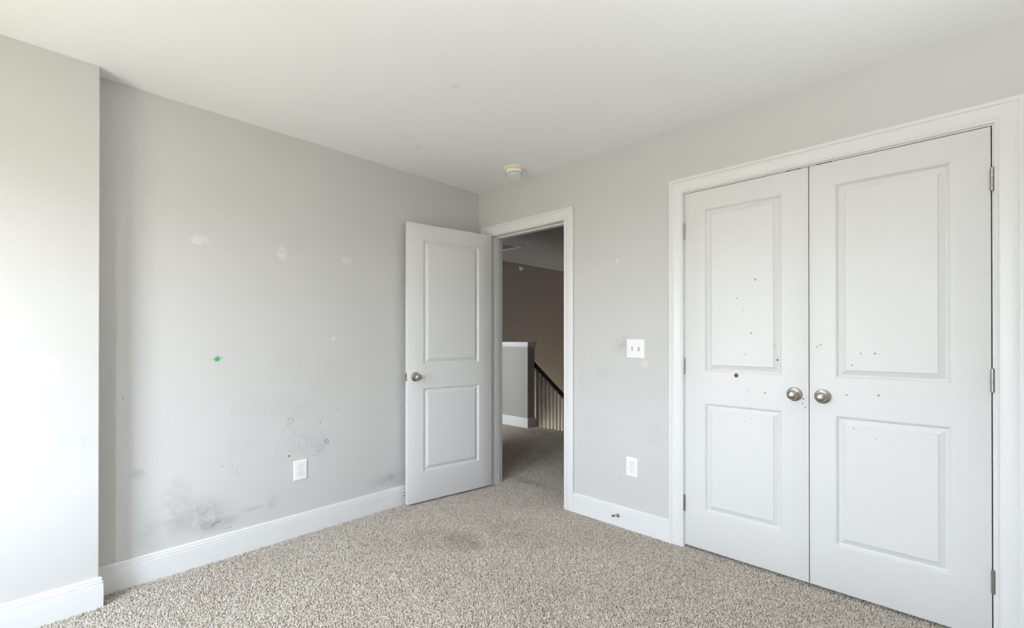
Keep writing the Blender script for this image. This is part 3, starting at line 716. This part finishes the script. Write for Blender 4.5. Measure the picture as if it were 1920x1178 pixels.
# return-air grille in the hall ceiling
vg = empty('ceiling_grille', (-1.42, 1.60, H)); setp(vg, 'louvred return air grille in the dim hall ceiling', 'ceiling vent')
bm = grid_solid([-.22, -.185, .185, .22], [-.29, -.255, .255, .29], lambda u, v: abs(u) > .185 or abs(v) > .255, -0.008, 0.0, lambda u, v, d: (u, v, d))
from_bm('grille_frame', bm, M_TRIM_HALL, vg)
box('grille_backing', (-.185, -.255, -0.0012), (.185, .255, -0.0004), plain('grille_backing_shade', (0.10, 0.10, 0.10), 0.8), vg)
sl = None
for i in range(12):
    x = -0.170 + i * 0.031
    if sl is None:
        bm = bmesh.new(); add_box(bm, (-0.0105, -0.255, -0.0006), (0.0105, 0.255, 0.0006))
        sl = from_bm('louvre', bm, M_TRIM_HALL, vg, loc=(x, 0, -0.0065), rot=(0, 0.15, 0))
    else:
        c = sl.copy(); COL.objects.link(c); c.parent = vg; c.location = (x, 0, -0.0065)
# sidewall sprinkler below the hall ceiling
sp = empty('wall_sprinkler', (-2.205, 2.93, 2.365)); setp(sp, 'small pale fitting high on the taupe hall wall', 'sprinkler')
MX = Matrix.Rotation(PI / 2, 4, 'Y')
from_bm('flange', lathe_bm([(0, 0), (0.036, 0), (0.034, 0.006), (0.020, 0.012), (0.012, 0.014), (0, 0.014)], 28, MX), M_TRIM_HALL, sp, smooth=30)
from_bm('head', lathe_bm([(0, 0.012), (0.009, 0.012), (0.009, 0.040), (0.020, 0.042), (0.020, 0.045), (0, 0.045)], 20, MX), M_PLATE, sp, smooth=30)

# a small landing window's daylight reaching the stairwell from the left side of the hall is dim: hall lamp off
# ------------------------------------------------------------------ carpet pile (instanced tufts)
def tuft_mesh():
    bm = bmesh.new(); n = 5
    P = [(0.0018, 0.0), (0.0026, 0.0045), (0.0021, 0.0080)]
    R = [[bm.verts.new((r * math.cos(2*PI*i/n) , r * math.sin(2*PI*i/n), h)) for i in range(n)] for r, h in P]
    t = bm.verts.new((0.0003, 0, 0.0096))
    for A, B in zip(R, R[1:]):
        for i in range(n): bm.faces.new([A[i], A[(i+1)%n], B[(i+1)%n], B[i]])
    for i in range(n): bm.faces.new([R[-1][i], R[-1][(i+1)%n], t])
    me = bpy.data.meshes.new('tuft'); bm.to_mesh(me); bm.free()
    me.polygons.foreach_set('use_smooth', [True] * len(me.polygons)); me.materials.append(M_PILE)
    return me
tuft = bpy.data.objects.new('tuft', tuft_mesh())      # prototype, not linked to the scene

def pile(name, polys, label, density, seed, parent):
    bm = bmesh.new()
    for p in polys: bm.faces.new([bm.verts.new((x, y, -0.0068)) for x, y in p])
    me = bpy.data.meshes.new(name); bm.to_mesh(me); bm.free(); me.materials.append(M_PILE)
    o = link(name, me, parent); o['kind'] = 'stuff'; o['label'] = label
    ng = bpy.data.node_groups.new(name, 'GeometryNodeTree')
    ng.interface.new_socket('Geometry', in_out='INPUT', socket_type='NodeSocketGeometry')
    ng.interface.new_socket('Geometry', in_out='OUTPUT', socket_type='NodeSocketGeometry')
    N = ng.nodes; L = ng.links
    gi = N.new('NodeGroupInput'); go = N.new('NodeGroupOutput')
    d = N.new('GeometryNodeDistributePointsOnFaces'); d.inputs['Density'].default_value = density; d.inputs['Seed'].default_value = seed
    ii = N.new('GeometryNodeInstanceOnPoints'); oi = N.new('GeometryNodeObjectInfo'); oi.inputs['Object'].default_value = tuft; oi.inputs['As Instance'].default_value = True
    rr = N.new('FunctionNodeRandomValue'); rr.data_type = 'FLOAT_VECTOR'; rr.inputs[0].default_value = (-0.75, -0.75, 0); rr.inputs[1].default_value = (0.75, 0.75, 6.28)
    rs = N.new('FunctionNodeRandomValue'); rs.data_type = 'FLOAT_VECTOR'; rs.inputs[0].default_value = (0.8, 0.8, 0.75); rs.inputs[1].default_value = (1.3, 1.3, 1.15); rs.inputs['Seed'].default_value = 5
    jg = N.new('GeometryNodeJoinGeometry')
    L.new(gi.outputs[0], d.inputs['Mesh']); L.new(d.outputs['Points'], ii.inputs['Points']); L.new(oi.outputs['Geometry'], ii.inputs['Instance'])
    L.new(rr.outputs[0], ii.inputs['Rotation']); L.new(rs.outputs[0], ii.inputs['Scale'])
    L.new(gi.outputs[0], jg.inputs[0]); L.new(ii.outputs[0], jg.inputs[0]); L.new(jg.outputs[0], go.inputs[0])
    o.modifiers.new('pile', 'NODES').node_group = ng
    return o
pile('carpet_pile', [[(0.13, -3.1), (0.5, -3.1), (3.5, -0.35), (3.5, -0.012), (0.018, -0.012), (0.018, -2.39), (0.13, -2.39)],
                     [(0.165, -0.012), (0.904, -0.012), (0.904, 0.12), (0.165, 0.12)], [(1.784, -0.012), (3.015, -0.012), (3.015, 0.08), (1.784, 0.08)]],
     'beige speckled cut pile carpet', 42000, 1, fl)
pile('carpet_pile', [[(-2.2, 0.12), (1.29, 0.12), (1.29, 1.985), (-2.2, 1.985)], [(-0.205, 1.985), (1.29, 1.985), (1.29, 2.165), (-0.205, 2.165)], [(-1.208, 1.985), (-0.205, 1.985), (-0.205, 2.168), (-1.208, 2.168)]],
     'beige cut pile carpet of the hall', 36000, 2, bpy.data.objects['floor_hall'])
